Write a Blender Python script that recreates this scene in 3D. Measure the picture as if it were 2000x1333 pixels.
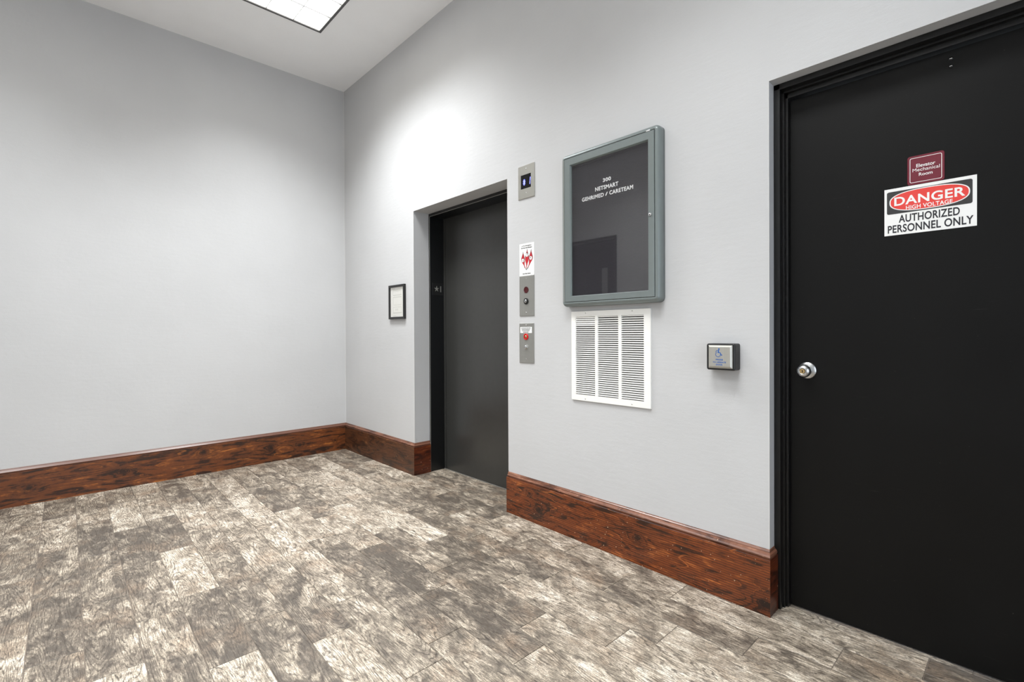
import bpy, bmesh, math, random
from mathutils import Vector, Matrix, noise as mnoise

# ------------------------------------------------------------------ scene, camera, world, lights
for o in list(bpy.data.objects):
    bpy.data.objects.remove(o, do_unlink=True)
SC = bpy.context.scene
COL = SC.collection
PI = math.pi

def make_camera():
    f_px, yaw, pitch, roll, cy = 942.917, 0.758012, -0.0062037, -0.0050076, 656.228
    F = Vector((-math.cos(yaw) * math.cos(pitch), math.sin(yaw) * math.cos(pitch), math.sin(pitch)))
    R = F.cross(Vector((0, 0, 1))).normalized()
    U = R.cross(F)
    c, s = math.cos(roll), math.sin(roll)
    R2, U2 = c * R + s * U, -s * R + c * U
    cd = bpy.data.cameras.new('camera')
    cd.sensor_width = 36.0
    cd.sensor_fit = 'HORIZONTAL'
    cd.lens = f_px * 36.0 / 2000.0
    cd.shift_y = (cy - 666.5) / 2000.0
    cd.clip_start = 0.02
    co = bpy.data.objects.new('camera', cd)
    COL.objects.link(co)
    m = Matrix(((R2.x, U2.x, -F.x, 4.5329), (R2.y, U2.y, -F.y, -2.0567), (R2.z, U2.z, -F.z, 1.12), (0, 0, 0, 1)))
    co.matrix_world = m
    SC.camera = co

make_camera()

W = bpy.data.worlds.new('world')
SC.world = W
W.use_nodes = True
W.node_tree.nodes['Background'].inputs[0].default_value = (0.80, 0.89, 1.0, 1)
W.node_tree.nodes['Background'].inputs[1].default_value = 2.6

CEIL = 3.468
SPREAD = math.radians(114)
LIGHT_COL = (0.955, 0.978, 1.0)
DIFF_STRENGTH = 2.5
# x0, x1, y0, y1, watts of each recessed fitting
TROFFERS = [
    (0.773, 1.99, -1.14, -0.537, 40),
    (3.10, 4.32, -1.62, -1.02, 24),
    (0.773, 1.99, -2.80, -2.20, 23),
    (3.10, 4.32, -3.10, -2.50, 38),  # added lamp, out of view, brightens the right floor and the ceiling
]
for (x0, x1, y0, y1, w) in TROFFERS:
    ld = bpy.data.lights.new('ceiling_lamp', 'AREA')
    ld.shape = 'RECTANGLE'
    ld.size = x1 - x0 - 0.06
    ld.size_y = y1 - y0 - 0.06
    ld.energy = w
    ld.color = LIGHT_COL
    ld.spread = SPREAD
    lo = bpy.data.objects.new('ceiling_lamp', ld)
    lo.location = ((x0 + x1) / 2, (y0 + y1) / 2, CEIL + 0.003)
    COL.objects.link(lo)

SC.view_settings.view_transform = 'Standard'
SC.view_settings.look = 'None'
SC.view_settings.exposure = 0.40
SC.view_settings.gamma = 1.0
SC.view_settings.use_curve_mapping = False

# ------------------------------------------------------------------ node material helpers
def srgb(r, g, b):
    def f(c):
        c /= 255.0
        return c / 12.92 if c <= 0.04045 else ((c + 0.055) / 1.055) ** 2.4
    return (f(r), f(g), f(b), 1.0)

class Mat:
    def __init__(self, name, col=(200, 200, 200), rough=0.5, metal=0.0, spec=0.5):
        self.m = bpy.data.materials.new(name)
        self.m.use_nodes = True
        self.t = self.m.node_tree
        self.b = self.t.nodes['Principled BSDF']
        self.b.inputs['Base Color'].default_value = srgb(*col)
        self.b.inputs['Roughness'].default_value = rough
        self.b.inputs['Metallic'].default_value = metal
        self.b.inputs['Specular IOR Level'].default_value = spec
    def n(self, typ, **kw):
        nd = self.t.nodes.new('ShaderNode' + typ)
        for k, v in kw.items():
            setattr(nd, k, v)
        return nd
    def l(self, a, b):
        self.t.links.new(a, b)
    def val(self, sock, v):
        if hasattr(v, 'links') or isinstance(v, bpy.types.NodeSocket):
            self.l(v, sock)
        else:
            sock.default_value = v
    def math(self, op, a, b=0.0, c=None, clamp=False):
        nd = self.n('Math', operation=op)
        nd.use_clamp = clamp
        self.val(nd.inputs[0], a)
        self.val(nd.inputs[1], b)
        if c is not None:
            self.val(nd.inputs[2], c)
        return nd.outputs[0]
    def vmath(self, op, a, b):
        nd = self.n('VectorMath', operation=op)
        self.val(nd.inputs[0], a)
        self.val(nd.inputs[1], b)
        return nd.outputs[0]
    def noise(self, vec, scale, detail=2.0, rough=0.5, dist=0.0):
        nd = self.n('TexNoise')
        self.l(vec, nd.inputs['Vector'])
        nd.inputs['Scale'].default_value = scale
        nd.inputs['Detail'].default_value = detail
        nd.inputs['Roughness'].default_value = rough
        nd.inputs['Distortion'].default_value = dist
        return nd.outputs['Fac']
    def ramp(self, fac, stops, interp='LINEAR'):
        nd = self.n('ValToRGB')
        nd.color_ramp.interpolation = interp
        cr = nd.color_ramp
        while len(cr.elements) < len(stops):
            cr.elements.new(0.5)
        for e, (p, c) in zip(cr.elements, stops):
            e.position = p
            e.color = c if len(c) == 4 else srgb(*c)
        self.l(fac, nd.inputs[0])
        return nd.outputs[0]
    def mix(self, fac, a, b, mode='MIX'):
        nd = self.n('Mix', data_type='RGBA', blend_type=mode)
        self.val(nd.inputs[0], fac)
        self.val(nd.inputs[6], a)
        self.val(nd.inputs[7], b)
        return nd.outputs[2]
    def maprange(self, v, a, b, c=0.0, d=1.0):
        nd = self.n('MapRange')
        nd.clamp = True
        self.val(nd.inputs[0], v)
        for i, x in enumerate((a, b, c, d)):
            nd.inputs[i + 1].default_value = x
        return nd.outputs[0]
    def bump(self, h, strength=0.3, dist=0.001):
        nd = self.n('Bump')
        nd.inputs['Strength'].default_value = strength
        nd.inputs['Distance'].default_value = dist
        self.l(h, nd.inputs['Height'])
        self.l(nd.outputs[0], self.b.inputs['Normal'])
        return nd
    def coord(self, which='Object'):
        return self.n('TexCoord').outputs[which]
    def mapped(self, vec, scale=(1, 1, 1), rot=(0, 0, 0), loc=(0, 0, 0)):
        nd = self.n('Mapping')
        self.l(vec, nd.inputs[0])
        nd.inputs['Location'].default_value = loc
        nd.inputs['Rotation'].default_value = rot
        nd.inputs['Scale'].default_value = scale
        return nd.outputs[0]

BW0, BW1 = (0, 0, 0, 1), (1, 1, 1, 1)

# painted plaster walls -------------------------------------------------
def wall_paint(name, col):
    M = Mat(name, col, 0.55, 0, 0.3)
    pos = M.n('NewGeometry').outputs['Position']
    fine = M.noise(pos, 260, 2, 0.6)
    mid = M.noise(pos, 28, 4, 0.6)
    big = M.noise(pos, 1.6, 3, 0.55)
    h = M.math('ADD', M.math('MULTIPLY', fine, 0.5), M.math('MULTIPLY', mid, 1.1))
    h = M.math('ADD', h, M.math('MULTIPLY', M.noise(M.mapped(pos, (1, 1, 6)), 9, 3, 0.6), 0.9))
    M.bump(h, 0.35, 0.0016)
    c = srgb(*col)
    dark = tuple([x * 0.955 for x in c[:3]] + [1])
    base = M.mix(M.maprange(big, 0.35, 0.65), dark, c)
    # small scuffs, denser low on the wall
    sep = M.n('SeparateXYZ'); M.l(pos, sep.inputs[0])
    sc = M.noise(M.mapped(pos, (1, 1, 0.45)), 24, 2, 0.5)
    scuff = M.maprange(sc, 0.735, 0.76)
    low = M.maprange(sep.outputs[2], 0.55, 0.1, 0.0, 0.45)
    base = M.mix(M.math('MULTIPLY', scuff, low), base, srgb(120, 120, 122))
    M.l(base, M.b.inputs['Base Color'])
    return M.m

MW = wall_paint('painted_plaster', (198, 198, 198))
MCEIL = wall_paint('ceiling_paint', (250, 250, 250))

# wood-look porcelain tile ------------------------------------------------
def tile_mat():
    M = Mat('wood_look_tile', (170, 160, 150), 0.42, 0, 0.45)
    loc = M.coord('Object')
    rnd = M.n('ObjectInfo').outputs['Random']
    comb = M.n('CombineXYZ')
    M.l(M.math('MULTIPLY', rnd, 37.0), comb.inputs[0])
    M.l(M.math('MULTIPLY', rnd, 91.0), comb.inputs[1])
    M.l(M.math('MULTIPLY', rnd, 13.0), comb.inputs[2])
    v = M.vmath('ADD', loc, comb.outputs[0])
    # cathedral grain: contour lines of a stretched noise
    g = M.noise(M.mapped(v, (1.35, 9.0, 1.0)), 1.25, 1.0, 0.4, 0.1)
    wob = M.noise(M.mapped(v, (16.0, 60.0, 1.0)), 2.0, 3, 0.65)
    ph = M.math('ADD', M.math('MULTIPLY', g, 165.0), M.math('MULTIPLY', wob, 5.5))
    line = M.math('SINE', ph)
    line = M.maprange(line, 0.30, 0.85)
    brk = M.maprange(M.noise(M.mapped(v, (12, 34, 1)), 3.0, 3, 0.65), 0.40, 0.60)
    line = M.math('MULTIPLY', line, M.math('ADD', M.math('MULTIPLY', brk, 0.7), 0.3))
    # fibre and crosscut saw speckle
    fib = M.noise(M.mapped(v, (9.0, 120.0, 1.0)), 2.6, 4, 0.75)
    fib = M.maprange(fib, 0.47, 0.55)
    spk = M.noise(M.mapped(v, (1.0, 1.9, 1.0)), 170, 3, 0.7)
    spk = M.maprange(spk, 0.48, 0.56)
    # weathering clouds
    cl = M.noise(M.mapped(v, (1.0, 1.7, 1.0)), 5.5, 5, 0.66, 0.7)
    cl2 = M.noise(M.mapped(v, (1.0, 2.2, 1.0), loc=(7, 3, 0)), 17.0, 5, 0.7, 0.6)
    cloud = M.math('ADD', M.math('MULTIPLY', cl, 0.60), M.math('MULTIPLY', cl2, 0.40))
    oc = M.n('SeparateColor'); M.l(M.n('ObjectInfo').outputs['Color'], oc.inputs[0])
    tone = M.math('SUBTRACT', oc.outputs[0], 0.5)
    cloud = M.math('ADD', cloud, M.math('MULTIPLY', tone, 0.155))
    base = M.ramp(cloud, [(0.38, (92, 85, 76)), (0.44, (126, 116, 103)), (0.50, (166, 154, 136)), (0.56, (206, 192, 172)), (0.64, (242, 231, 212))])
    warm = M.maprange(M.noise(M.mapped(v, (1, 1, 1), loc=(3, 9, 1)), 4.5, 4, 0.65), 0.52, 0.70, 0, 0.5)
    base = M.mix(warm, base, srgb(174, 148, 122), 'MIX')
    dk = M.mix(M.math('MULTIPLY', line, 0.80), base, srgb(50, 43, 37))
    dk = M.mix(M.math('MULTIPLY', fib, 0.60), dk, srgb(76, 66, 57))
    dk = M.mix(M.math('MULTIPLY', spk, 0.50), dk, srgb(74, 66, 58))
    M.l(dk, M.b.inputs['Base Color'])
    hh = M.math('SUBTRACT', 1.0, M.math('ADD', M.math('MULTIPLY', line, 0.6), M.math('MULTIPLY', fib, 0.4)))
    M.bump(hh, 0.4, 0.0008)
    M.l(M.maprange(cloud, 0.3, 0.7, 0.38, 0.52), M.b.inputs['Roughness'])
    return M.m

MTILE = tile_mat()
MGROUT = Mat('floor_grout', (112, 102, 92), 0.85).m

# stained pine ---------------------------------------------------------------
def pine_mat(name, dark, midc, lite, axis='x', saw=True, seed=0.0, rough=0.3, knots=(), chips=0.6):
    """axis: grain direction in world space ('x' or 'y'); knots: (along, z, radius)"""
    M = Mat(name, midc, rough, 0, 0.5)
    pos = M.n('NewGeometry').outputs['Position']
    sep = M.n('SeparateXYZ'); M.l(pos, sep.inputs[0])
    along = sep.outputs[0] if axis == 'x' else sep.outputs[1]
    z = sep.outputs[2]
    comb = M.n('CombineXYZ')
    M.l(along, comb.inputs[0]); M.l(z, comb.inputs[1])
    comb.inputs[2].default_value = seed
    v = comb.outputs[0]
    push = None
    kmask = None
    for (ka, kz, kr) in knots:
        da = M.math('SUBTRACT', along, ka)
        dz = M.math('SUBTRACT', z, kz)
        wobk = M.math('MULTIPLY', M.math('SUBTRACT', M.noise(v, 55, 2, 0.6), 0.5), kr * 1.3)
        d2 = M.math('SQRT', M.math('ADD', M.math('POWER', M.math('MULTIPLY', da, 0.75), 2.0), M.math('POWER', dz, 2.0)))
        d2 = M.math('ADD', d2, wobk)
        core = M.maprange(d2, kr * 1.0, kr * 0.35)
        halo = M.maprange(d2, kr * 4.2, kr * 0.6)
        # rings bend round the knot
        p = M.math('MULTIPLY', M.math('EXPONENT', M.math('MULTIPLY', M.math('DIVIDE', d2, kr), -0.8)), 0.9)
        push = p if push is None else M.math('ADD', push, p)
        k = M.math('ADD', M.math('MULTIPLY', core, 0.65), M.math('MULTIPLY', halo, 0.35))
        kmask = k if kmask is None else M.math('MAXIMUM', kmask, k)
    g = M.noise(M.mapped(v, (1.1, 8.0, 1.0)), 1.3, 2, 0.5, 0.1)
    if push is not None:
        g = M.math('ADD', g, M.math('MULTIPLY', push, 0.5))
    ph = M.math('MULTIPLY', g, 60.0)
    line = M.maprange(M.math('SINE', ph), -0.2, 1.0)
    streak = M.noise(M.mapped(v, (2.2, 130.0, 1.0)), 1.6, 4, 0.65)
    blot = M.noise(M.mapped(v, (1.0, 4.2, 1.0)), 4.0, 5, 0.66, 1.0)
    blot2 = M.noise(M.mapped(v, (1.0, 1.0, 1.0), loc=(4, 4, 4)), 42.0, 3, 0.6, 0.4)
    f = M.math('ADD', M.math('MULTIPLY', blot, 0.80), M.math('MULTIPLY', blot2, 0.16))
    f = M.math('ADD', f, M.math('MULTIPLY', streak, 0.30))
    f = M.math('SUBTRACT', f, M.math('MULTIPLY', line, 0.10))
    base = M.ramp(f, [(0.50, dark), (0.61, midc), (0.68, midc), (0.80, lite)])
    if saw:
        sw = M.n('TexWave', wave_type='BANDS', bands_direction='Y', wave_profile='SIN')
        M.l(v, sw.inputs['Vector'])
        sw.inputs['Scale'].default_value = 32
        sw.inputs['Distortion'].default_value = 1.6
        sw.inputs['Detail'].default_value = 3
        sw.inputs['Detail Scale'].default_value = 1.2
        swf = M.maprange(sw.outputs['Fac'], 0.2, 0.9)
        base = M.mix(M.math('MULTIPLY', swf, 0.58), base, srgb(*dark))
    if kmask is not None:
        base = M.mix(M.math('MULTIPLY', kmask, 0.92), base, srgb(28, 15, 9))
    # tiny chips of pale wood
    edge = M.maprange(M.math('SINE', M.math('ADD', ph, 0.9)), 0.955, 1.0, 0.0, 0.55)
    gate = M.maprange(M.noise(M.mapped(v, (1, 3, 1), loc=(2, 7, 1)), 5.0, 2, 0.5), 0.48, 0.62)
    base = M.mix(M.math('MULTIPLY', edge, gate), base, srgb(*lite))
    chip = M.maprange(M.noise(M.mapped(v, (1, 1, 1), loc=(9, 2, 5)), 120, 0, 0.5), 0.815, 0.83, 0.0, chips)
    base = M.mix(chip, base, srgb(205, 170, 140))
    M.l(base, M.b.inputs['Base Color'])
    M.bump(M.math('ADD', streak, M.math('MULTIPLY', line, -0.3)), 0.2, 0.0006)
    return M.m

MBL = pine_mat('stained_pine_left_wall', (46, 26, 16), (104, 56, 26), (172, 104, 48), 'y', False, 1.3, 0.36,
               knots=((-2.193, 0.106, 0.022), (-1.696, 0.124, 0.024), (-1.197, 0.175, 0.024), (-0.690, 0.120, 0.018), (-0.451, 0.105, 0.018), (-0.12, 0.10, 0.009)), chips=0.0)
MBB = pine_mat('stained_pine_corner', (48, 30, 20), (84, 50, 30), (124, 80, 50), 'x', False, 5.1, 0.36,
               knots=((0.194, 0.060, 0.014), (0.755, 0.165, 0.016), (0.19, 0.14, 0.010)), chips=0.5)
MBR = pine_mat('stained_pine_return', (50, 20, 9), (98, 40, 16), (140, 72, 34), 'y', True, 8.2, 0.34, chips=1.0)
MBP = pine_mat('stained_pine_pier', (50, 27, 15), (122, 60, 26), (184, 104, 50), 'x', True, 3.4, 0.34,
               knots=((2.60, 0.085, 0.022), (3.263, 0.128, 0.022), (3.838, 0.045, 0.026), (2.52, 0.165, 0.010)), chips=0.8)
MCAP = pine_mat('stained_pine_cap_lit', (74, 44, 32), (118, 78, 60), (156, 112, 90), 'x', False, 2.0, 0.3)  # same stain, colour lightened to paint in the light the cap catches

# plain materials
def noisy(name, col, rough, metal=0.0, spec=0.5, scale=40, amt=0.1, bump=0.0, stretch=(1, 1, 1)):
    M = Mat(name, col, rough, metal, spec)
    v = M.mapped(M.coord('Object'), stretch)
    f = M.noise(v, scale, 3, 0.6)
    c = srgb(*col)
    M.l(M.mix(f, tuple([max(0, x * (1 - amt)) for x in c[:3]] + [1]), tuple([min(1, x * (1 + amt)) for x in c[:3]] + [1])), M.b.inputs['Base Color'])
    if bump:
        M.bump(f, bump, 0.0005)
    return M.m

def door_mat():
    M = Mat('black_door_paint', (27, 27, 26), 0.42, 0, 0.20)
    v = M.coord('Object')
    big = M.noise(v, 3.0, 4, 0.6)
    c = M.mix(big, srgb(8, 8, 8), srgb(13, 13, 12))
    sc = M.noise(M.mapped(v, (2.0, 1, 34), rot=(0, 0.5, 0)), 4.0, 3, 0.65)
    sm = M.maprange(sc, 0.66, 0.72, 0, 0.30)
    gate = M.maprange(M.noise(v, 2.2, 2, 0.5), 0.45, 0.62)
    c = M.mix(M.math('MULTIPLY', sm, gate), c, srgb(60, 60, 58))
    sp = M.maprange(M.noise(v, 150, 1, 0.5), 0.79, 0.81, 0, 0.35)
    c = M.mix(sp, c, srgb(110, 110, 104))
    M.l(c, M.b.inputs['Base Color'])
    M.l(M.maprange(big, 0.3, 0.7, 0.36, 0.52), M.b.inputs['Roughness'])
    M.bump(M.noise(v, 90, 2, 0.6), 0.12, 0.0006)
    return M.m
MDOOR = door_mat()
MBLK = noisy('black_steel_paint', (12, 12, 12), 0.32, 0, 0.5, 60, 0.12, 0.1)
MELEV = noisy('elevator_door_paint', (52, 52, 50), 0.26, 0.0, 0.5, 30, 0.08, 0.06)
MJAMB = noisy('elevator_jamb_paint', (13, 14, 15), 0.38, 0, 0.5, 30, 0.1, 0.06)
MGAP = Mat('dark_gap', (5, 5, 5), 0.9, 0, 0.1).m
MSTEEL = noisy('brushed_steel', (186, 184, 176), 0.34, 0.65, 0.5, 6, 0.12, 0.05, (60, 60, 1.0))
MSTEELD = noisy('brushed_steel_dull', (158, 157, 152), 0.4, 0.6, 0.5, 6, 0.10, 0.05, (60, 60, 1.0))
MCHROME = Mat('chrome', (212, 212, 212), 0.16, 1.0).m
MSATIN = noisy('satin_chrome', (205, 206, 206), 0.28, 1.0, 0.5, 30, 0.05)
MBRASS = Mat('brass_key_core', (206, 178, 128), 0.3, 1.0).m
MGREY = noisy('grey_green_aluminium', (120, 128, 127), 0.36, 0.2, 0.5, 30, 0.04)
MFELT = noisy('black_felt_letter_panel', (64, 62, 67), 0.85, 0, 0.25, 60, 0.06)
MWHITE = Mat('white_plastic_letters', (245, 245, 245), 0.4).m
MVENT = noisy('white_enamel', (242, 241, 236), 0.35, 0, 0.5, 30, 0.02)
MVDARK = Mat('painted_duct_shade', (24, 21, 19), 0.7).m
MRED = Mat('sign_red', (232, 66, 58), 0.35).m
MMAROON = noisy('maroon_plastic', (112, 22, 42), 0.4, 0, 0.5, 30, 0.05)
MSWHITE = Mat('sign_white', (246, 246, 243), 0.4).m
MSBLACK = Mat('sign_charcoal', (50, 50, 50), 0.4).m
MPRINT = Mat('sign_print_black', (34, 34, 40), 0.45).m
MPRED = Mat('placard_red', (196, 34, 46), 0.4).m
MPBLUE = Mat('print_blue', (22, 92, 170), 0.45).m
MPAPER = noisy('paper', (246, 245, 238), 0.6, 0, 0.3, 8, 0.02)
MINK = Mat('pale_grey_ink', (190, 190, 180), 0.6).m
MPLAST = noisy('black_plastic', (22, 22, 22), 0.42, 0, 0.5, 60, 0.1, 0.05)
MDRED = Mat('dark_red_lens', (70, 8, 16), 0.15).m
MRING = Mat('red_enamel_ring', (205, 24, 28), 0.25).m
MTROF = Mat('fitting_grey_metal', (96, 96, 96), 0.45, 0.4).m
MBLADE = Mat('louver_blade', (225, 225, 225), 0.4).m
MCORNER = Mat('corner_bead_paint', (216, 215, 212), 0.5).m

def emis(name, col, s):
    M = Mat(name, col, 0.5)
    M.b.inputs['Emission Color'].default_value = srgb(*col)
    M.b.inputs['Emission Strength'].default_value = s
    return M.m
MDIFF = emis('lit_diffuser', (255, 253, 247), DIFF_STRENGTH)
MLED = emis('blue_white_led', (120, 125, 255), 2.2)
MGLASSDARK = Mat('display_black_glass', (14, 13, 14), 0.12).m

def glass_mat():
    M = Mat('clear_acrylic', (255, 255, 255), 0.03)
    t = M.t
    tr = M.n('BsdfTransparent'); tr.inputs[0].default_value = (1, 1, 1, 1)
    gl = M.n('BsdfGlossy'); gl.inputs['Roughness'].default_value = 0.02
    fr = M.n('Fresnel'); fr.inputs[0].default_value = 1.55
    mx = M.n('MixShader')
    bf = M.n('NewGeometry').outputs['Backfacing']
    M.l(M.math('MULTIPLY', M.math('MULTIPLY', fr.outputs[0], 2.4, clamp=True), M.math('SUBTRACT', 1.0, bf)), mx.inputs[0])
    M.l(tr.outputs[0], mx.inputs[1]); M.l(gl.outputs[0], mx.inputs[2])
    M.l(mx.outputs[0], t.nodes['Material Output'].inputs['Surface'])
    return M.m
MGLASS = glass_mat()

# ------------------------------------------------------------------ mesh helpers
ROOTS = {}
def thing(name, label, cat, loc=(0, 0, 0), group=None):
    o = bpy.data.objects.new(name, None)
    o.empty_display_size = 0.05
    COL.objects.link(o)
    o.location = loc
    o['label'] = label
    o['category'] = cat
    if group:
        o['group'] = group
    ROOTS[o] = Vector(loc)
    return o

def link(name, bm, mat, parent=None, origin=None, smooth=False, label=None):
    """bm in world coordinates; the mesh is stored relative to its own origin"""
    base = ROOTS.get(parent, Vector((0, 0, 0)))
    org = Vector(origin) if origin is not None else base
    bmesh.ops.translate(bm, verts=bm.verts, vec=-org)
    me = bpy.data.meshes.new(name)
    bmesh.ops.recalc_face_normals(bm, faces=bm.faces)
    if smooth:
        for f in bm.faces:
            f.smooth = True
    bm.to_mesh(me)
    bm.free()
    me.materials.append(mat)
    o = bpy.data.objects.new(name, me)
    COL.objects.link(o)
    o.parent = parent
    o.location = org - base
    ROOTS[o] = org
    if label:
        o['label'] = label
    return o

def box(bm, x0, x1, y0, y1, z0, z1, bev=0.0, seg=2):
    r = bmesh.ops.create_cube(bm, size=1.0)
    vs = r['verts']
    bmesh.ops.scale(bm, verts=vs, vec=(x1 - x0, y1 - y0, z1 - z0))
    bmesh.ops.translate(bm, verts=vs, vec=((x0 + x1) / 2, (y0 + y1) / 2, (z0 + z1) / 2))
    if bev > 0:
        es = list({e for v in vs for e in v.link_edges})
        bmesh.ops.bevel(bm, geom=es, offset=bev, segments=seg, profile=0.5, affect='EDGES')
    return bm

def B(*a, **k):
    return box(bmesh.new(), *a, **k)

def cyl_y(bm, cx, cz, r, y0, y1, n=32, r2=None):
    """cylinder along y, from y0 (wall side) to y1 (front)"""
    r2 = r if r2 is None else r2
    a = [bm.verts.new((cx + r * math.cos(2 * PI * i / n), y0, cz + r * math.sin(2 * PI * i / n))) for i in range(n)]
    b = [bm.verts.new((cx + r2 * math.cos(2 * PI * i / n), y1, cz + r2 * math.sin(2 * PI * i / n))) for i in range(n)]
    for i in range(n):
        j = (i + 1) % n
        bm.faces.new((a[i], a[j], b[j], b[i]))
    bm.faces.new(a[::-1])
    bm.faces.new(b)
    return bm

def lathe_y(bm, cx, cz, prof, n=40):
    """prof: (radius, y) list, closed at the ends"""
    rings = []
    for (r, y) in prof:
        if r < 1e-5:
            rings.append([bm.verts.new((cx, y, cz))])
        else:
            rings.append([bm.verts.new((cx + r * math.cos(2 * PI * i / n), y, cz + r * math.sin(2 * PI * i / n))) for i in range(n)])
    for a, b in zip(rings, rings[1:]):
        for i in range(n):
            j = (i + 1) % n
            if len(a) == 1 and len(b) == 1:
                continue
            if len(a) == 1:
                bm.faces.new((a[0], b[j], b[i]))
            elif len(b) == 1:
                bm.faces.new((a[i], a[j], b[0]))
            else:
                bm.faces.new((a[i], a[j], b[j], b[i]))
    return bm

def rrect(x0, x1, z0, z1, r, n=6):
    pts = []
    for (cx, cz, a0) in ((x1 - r, z1 - r, 0), (x0 + r, z1 - r, 90), (x0 + r, z0 + r, 180), (x1 - r, z0 + r, 270)):
        for i in range(n + 1):
            a = math.radians(a0 + 90.0 * i / n)
            pts.append((cx + r * math.cos(a), cz + r * math.sin(a)))
    return pts

def loft_rr(bm, rect, rings, n=6, cap0=True, cap1=True):
    """rect x0,x1,z0,z1,r ; rings (inset, y)"""
    x0, x1, z0, z1, r = rect
    L = []
    for (ins, y) in rings:
        p = rrect(x0 + ins, x1 - ins, z0 + ins, z1 - ins, max(r - ins, 0.0006), n)
        L.append([bm.verts.new((a, y, b)) for a, b in p])
    m = len(L[0])
    for a, b in zip(L, L[1:]):
        for i in range(m):
            j = (i + 1) % m
            bm.faces.new((a[i], a[j], b[j], b[i]))
    if cap0:
        bm.faces.new(L[0][::-1])
    if cap1:
        bm.faces.new(L[-1])
    return bm

def poly(bm, pts, y, th=0.0004):
    """flat polygon in the x-z plane, front face at y, thin"""
    a = [bm.verts.new((p[0], y, p[1])) for p in pts]
    b = [bm.verts.new((p[0], y + th, p[1])) for p in pts]
    bm.faces.new(a)
    bm.faces.new(b[::-1])
    for i in range(len(a)):
        j = (i + 1) % len(a)
        bm.faces.new((a[i], b[i], b[j], a[j]))
    return bm

def stroke(bm, pts, w, y, th=0.0004):
    """thick polyline in the x-z plane"""
    for k, (p, q) in enumerate(zip(pts, pts[1:])):
        y -= 0.00002
        d = Vector((q[0] - p[0], q[1] - p[1]))
        if d.length < 1e-7:
            continue
        n = Vector((-d.y, d.x)).normalized() * w / 2
        poly(bm, [(p[0] + n.x, p[1] + n.y), (p[0] - n.x, p[1] - n.y), (q[0] - n.x, q[1] - n.y), (q[0] + n.x, q[1] + n.y)], y, th)
    for p in pts[1:-1]:
        y -= 0.00002
        poly(bm, [(p[0] + w / 2 * math.cos(2 * PI * i / 10), p[1] + w / 2 * math.sin(2 * PI * i / 10)) for i in range(10)], y, th)
    return bm

def ring_flat(bm, outer, inner, y, th=0.0004):
    a = [bm.verts.new((p[0], y, p[1])) for p in outer]
    b = [bm.verts.new((p[0], y, p[1])) for p in inner]
    a2 = [bm.verts.new((p[0], y + th, p[1])) for p in outer]
    b2 = [bm.verts.new((p[0], y + th, p[1])) for p in inner]
    m = len(a)
    for i in range(m):
        j = (i + 1) % m
        bm.faces.new((a[i], a[j], b[j], b[i]))
        bm.faces.new((a2[j], a2[i], b2[i], b2[j]))
        bm.faces.new((a[j], a[i], a2[i], a2[j]))
        bm.faces.new((b[i], b[j], b2[j], b2[i]))
    return bm

def circ(cx, cz, r, n=28, rz=None):
    rz = r if rz is None else rz
    return [(cx + r * math.cos(2 * PI * i / n), cz + rz * math.sin(2 * PI * i / n)) for i in range(n)]

def text_bm(body, x0, x1, z0, z1, y, bold=0.0, th=0.0005, bm=None, shear=0.0, spacing=1.0, plane='xz', depth_x=0.0):
    """lettering fitted to a box on the x-z plane (or y-z plane at x=depth_x)"""
    cu = bpy.data.curves.new('t', 'FONT')
    cu.body = body
    cu.size = 1.0
    cu.offset = bold
    cu.resolution_u = 6
    cu.space_character = spacing
    to = bpy.data.objects.new('t', cu)
    COL.objects.link(to)
    bpy.context.view_layer.update()
    dg = bpy.context.evaluated_depsgraph_get()
    me = bpy.data.meshes.new_from_object(to.evaluated_get(dg))
    bpy.data.objects.remove(to)
    t = bmesh.new()
    t.from_mesh(me)
    bpy.data.meshes.remove(me)
    bmesh.ops.remove_doubles(t, verts=t.verts, dist=1e-4)
    xs = [v.co.x for v in t.verts]; ys = [v.co.y for v in t.verts]
    ax, bx, ay, by = min(xs), max(xs), min(ys), max(ys)
    for v in t.verts:
        u = x0 + (v.co.x - ax) / (bx - ax) * (x1 - x0)
        w = z0 + (v.co.y - ay) / (by - ay) * (z1 - z0)
        if plane == 'xz':
            v.co = (u, y, w)
        else:
            v.co = (depth_x, u, w)
    for f in t.faces:
        f.smooth = False
    fs = list(t.faces)
    r = bmesh.ops.extrude_face_region(t, geom=fs)
    vv = [g for g in r['geom'] if isinstance(g, bmesh.types.BMVert)]
    bmesh.ops.translate(t, verts=vv, vec=(0, -th, 0) if plane == 'xz' else (th, 0, 0))
    if bm is None:
        return t
    me2 = bpy.data.meshes.new('tmp')
    t.to_mesh(me2); t.free()
    bm.from_mesh(me2)
    bpy.data.meshes.remove(me2)
    return bm

def structure(o):
    o['kind'] = 'structure'
    return o

# ------------------------------------------------------------------ room shell
RX, RY = 6.5, -3.4           # room runs x 0..RX, y RY..0
EX0, EX1, EZ = 1.238, 2.325, 2.081      # lift opening
DX0, DX1, DZ = 3.8435, 4.842, 2.110     # plant-room door opening
TH = 0.50

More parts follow.
